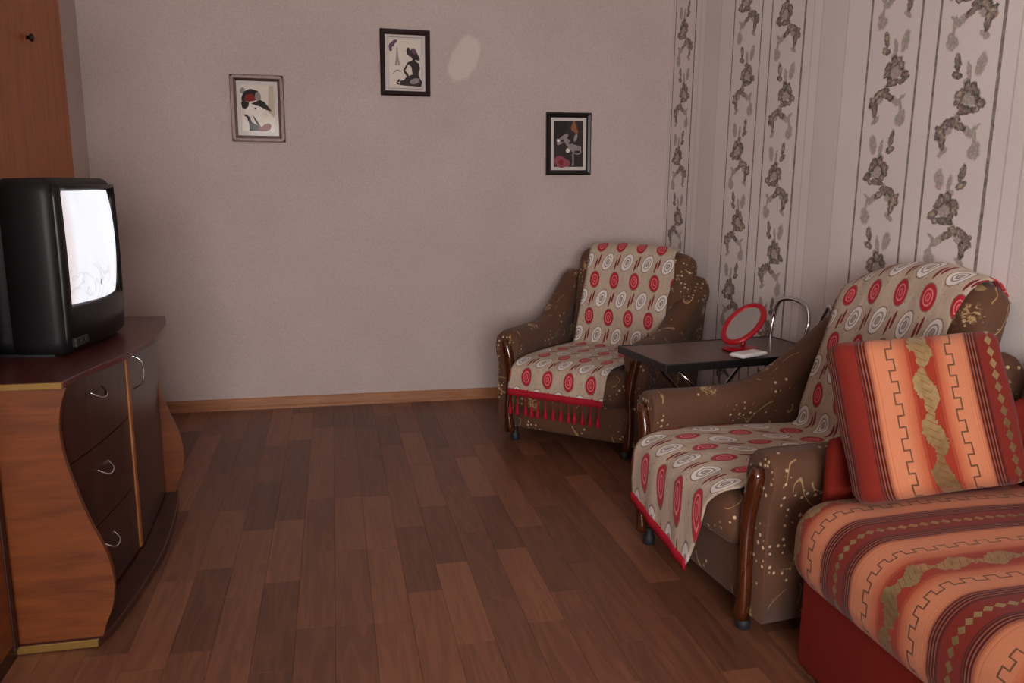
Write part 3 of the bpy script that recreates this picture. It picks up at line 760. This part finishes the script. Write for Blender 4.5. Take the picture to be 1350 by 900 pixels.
throw(NO, NA, 'beige throw with red and white ovals on the armchair by the sofa', path(1.125, .28), lambda l: -.320 + .105 * max(0, min(1, (l - .25) * 2.2)), lambda l: .10 + .185 * min(1, l / .13) ** .8 + .10 * max(0, (l - .5) / .5) + .006 * math.sin(l * 30), slant, 0)

# ------------------------------------------------------------------ serving table and what stands on it
TC, TPHI, TB, TLn, TWd = Vector((1.70, 3.265, .682)), R(7.5), 0.0, .84, .43
def serving_table():
    t = thing('serving_table', (TC.x, TC.y, 0), TPHI, 'dark brown tray-top serving table with bent chrome tube handles', 'table')
    def tilt(o): o.location = (0, 0, TC.z); o.rotation_euler = (0, TB, 0); return o
    tilt(box('tabletop', -TLn / 2 + .012, TLn / 2 - .012, -TWd / 2 + .012, TWd / 2 - .012, -.028, -.002, M['table_top'], t, .002))
    for a, b, c, d in ((-TLn / 2, TLn / 2, -TWd / 2, -TWd / 2 + .013), (-TLn / 2, TLn / 2, TWd / 2 - .013, TWd / 2), (-TLn / 2, -TLn / 2 + .013, -TWd / 2 + .013, TWd / 2 - .013), (TLn / 2 - .013, TLn / 2, -TWd / 2 + .013, TWd / 2 - .013)):
        tilt(box('edge_trim', a, b, c, d, -.034, .001, M['table_edge'], t, .004))
    # crossed folding legs on each long side
    zt = TC.z
    for y in (-.15, .15):
        tube('leg', [(-.30, y, .03), (.0, y * .98, .33), (.30, y, zt - .018)], .0095, M['chrome'], t, 10, 4)
        tube('leg', [(.30, y * .86, .03), (.0, y * .84, .33), (-.30, y * .86, zt - .055)], .0095, M['chrome'], t, 10, 4)
        for x, yy in ((-.30, y), (.30, y * .86)):
            lathe('foot', [(.008, 0), (.014, .003), (.014, .034), (.0105, .04)], M['black_rubber'], t, 12, (x, yy, 0))
    # U-shaped tube handles standing at the wall end
    for y0, y1 in ((.165, -.075), (-.150, -.240)):
        x = .395
        tube('handle', [(x - .03, y0, .35), (x - .015, y0, .70), (x, y0, .80), (x + .004, y0 - .03, .868), (x + .005, (y0 + y1) / 2, .888), (x + .004, y1 + .03, .868), (x, y1, .80), (x - .015, y1, .70), (x - .03, y1, .35)], .011, M['chrome'], t, 10, 6)
    tube('crossbar', [(.365, -.24, .36), (.365, .165, .36)], .008, M['chrome'], t, 10, 0)
serving_table()
def on_table(px, py):
    """height of the table's surface under a world point"""
    d = Vector((px - TC.x, py - TC.y)); u = d.x * math.cos(TPHI) + d.y * math.sin(TPHI)
    return TC.z - u * math.tan(TB) - .0005
def mirror():
    x, y = 1.770, 3.240
    t = thing('tabletop_mirror', (x, y, on_table(x, y)), R(-62), 'oval tabletop mirror in a red plastic frame on the serving table', 'mirror')
    lathe('base', [(.075, 0), (.08, .004), (.078, .012), (.05, .018), (.02, .024)], M['red_plastic'], t, 28)
    tube('stem', [(0, .012, .015), (0, .02, .045), (0, .022, .075)], .012, M['red_plastic'], t, 10, 4)
    h = bpy.data.objects.new('pivot', None)
    bpy.data.objects.remove(h)
    a, b, N = .078, .118, 40; tl = R(52); cz = .118
    def P(u, v, d):   # frame plane leaning back
        return (u, .012 + d * math.cos(tl) + v * math.sin(tl), cz + v * math.cos(tl) - d * math.sin(tl))
    rings = []
    for i in range(N):
        an = 2 * math.pi * i / N; c, s = math.cos(an), math.sin(an); rg = []
        for k in range(8):
            q = 2 * math.pi * k / 8; rr = 1 + .15 * math.cos(q) ; rg.append(P(a * c * 1.0 + c * .015 * math.cos(q), b * s + s * .015 * math.cos(q), .010 * math.sin(q)))
        rings.append(rg)
    rings.append(rings[0])
    loft('frame', rings, M['red_plastic'], t, cap=False)
    vs = [P(a * math.cos(2 * math.pi * i / N), b * math.sin(2 * math.pi * i / N), -.003) for i in range(N)] + [P(a * math.cos(2 * math.pi * i / N), b * math.sin(2 * math.pi * i / N), .003) for i in range(N)]
    pydata('mirror_glass', vs, [tuple(range(N)), tuple(reversed(range(N, 2 * N)))] + [(i, N + i, N + (i + 1) % N, (i + 1) % N) for i in range(N)], [M['mirror']], t)
mirror()
def white_case():
    x, y = 1.735, 3.10
    t = thing('white_case', (x, y, TC.z + .0025), R(22), 'small flat white plastic case beside the red mirror', 'case')
    t.rotation_euler = (0, TB, R(22))
    rbox('shell', (0, 0, .009), (.165, .075, .018), .009, M['white_plastic'], t, 8)
    box('lid_groove', -.0835, .0835, -.038, .038, .0085, .0100, M['mat_board'], t)
white_case()

# ------------------------------------------------------------------ sofa and pillow
def sofa():
    t = thing('sofa', (0, 0, 0), 0, 'brick red sofa with a padded peach and maroon striped seat', 'sofa')
    y0, y1 = -.05, 1.955
    box('base', 1.285, 2.13, y0 + .03, y1 - .04, .03, .335, M['sofa_red'], t, .02, 4)
    def fn(x, y, z):
        top = max(0, (z - .42) / .12)
        return Vector((x, y, z + .012 * top * (1 - ((x - 1.7) / .48) ** 2) + .006 * top * math.sin(y * 7)))
    rbox('seat', ((1.232 + 2.06) / 2, (y0 + y1) / 2, .410), (2.06 - 1.232, y1 - y0, .255), .105, M['stripe_seat'], t, 26, fn)
    rbox('arm', (1.765, 1.992, .36), (.75, .062, .655), .03, M['sofa_red'], t, 12, lambda x, y, z: Vector((x, y, z + (.10 * max(0, (x - 1.5) / .6) ** 2 if z > .5 else 0))))
    rbox('backrest', (2.08, .93, .52), (.14, 2.03, .80), .05, M['sofa_red'], t, 10)
    for x in (1.34, 2.08):
        for y in (.06, 1.84): lathe('foot', [(.02, 0), (.025, .004), (.025, .034)], M['black_rubber'], t, 12, (x, y, 0))
sofa()
def pillow():
    t = thing('throw_pillow', (1.625, 1.832, .560), 0, 'peach and maroon striped square pillow leaning on the sofa arm', 'pillow')
    W_, H_, T_ = .535, .44, .105; ln = R(23)
    def fn(x, y, z):
        a, b = min(1, abs(2 * x / W_)), min(1, abs(2 * z / H_))
        puff = (1 - a ** 3) * (1 - b ** 3)
        wr = .006 * math.sin(z * 17 + x * 6) * (1 - b ** 2)
        return Vector((x * (1 + .035 * b ** 2 * a) + wr, y * (1 + .55 * puff) - .004 * math.sin(x * 19 + z * 11) * puff, z * (1 + .02 * a ** 2 * b)))
    c = rbox('cushion', (0, 0, 0), (W_, T_, H_), .045, M['stripe_pillow'], t, 26, fn)
    c.rotation_euler = (-ln, R(-2), R(2)); c.location = (0, .06, H_ / 2 * math.cos(ln) + .012)
pillow()
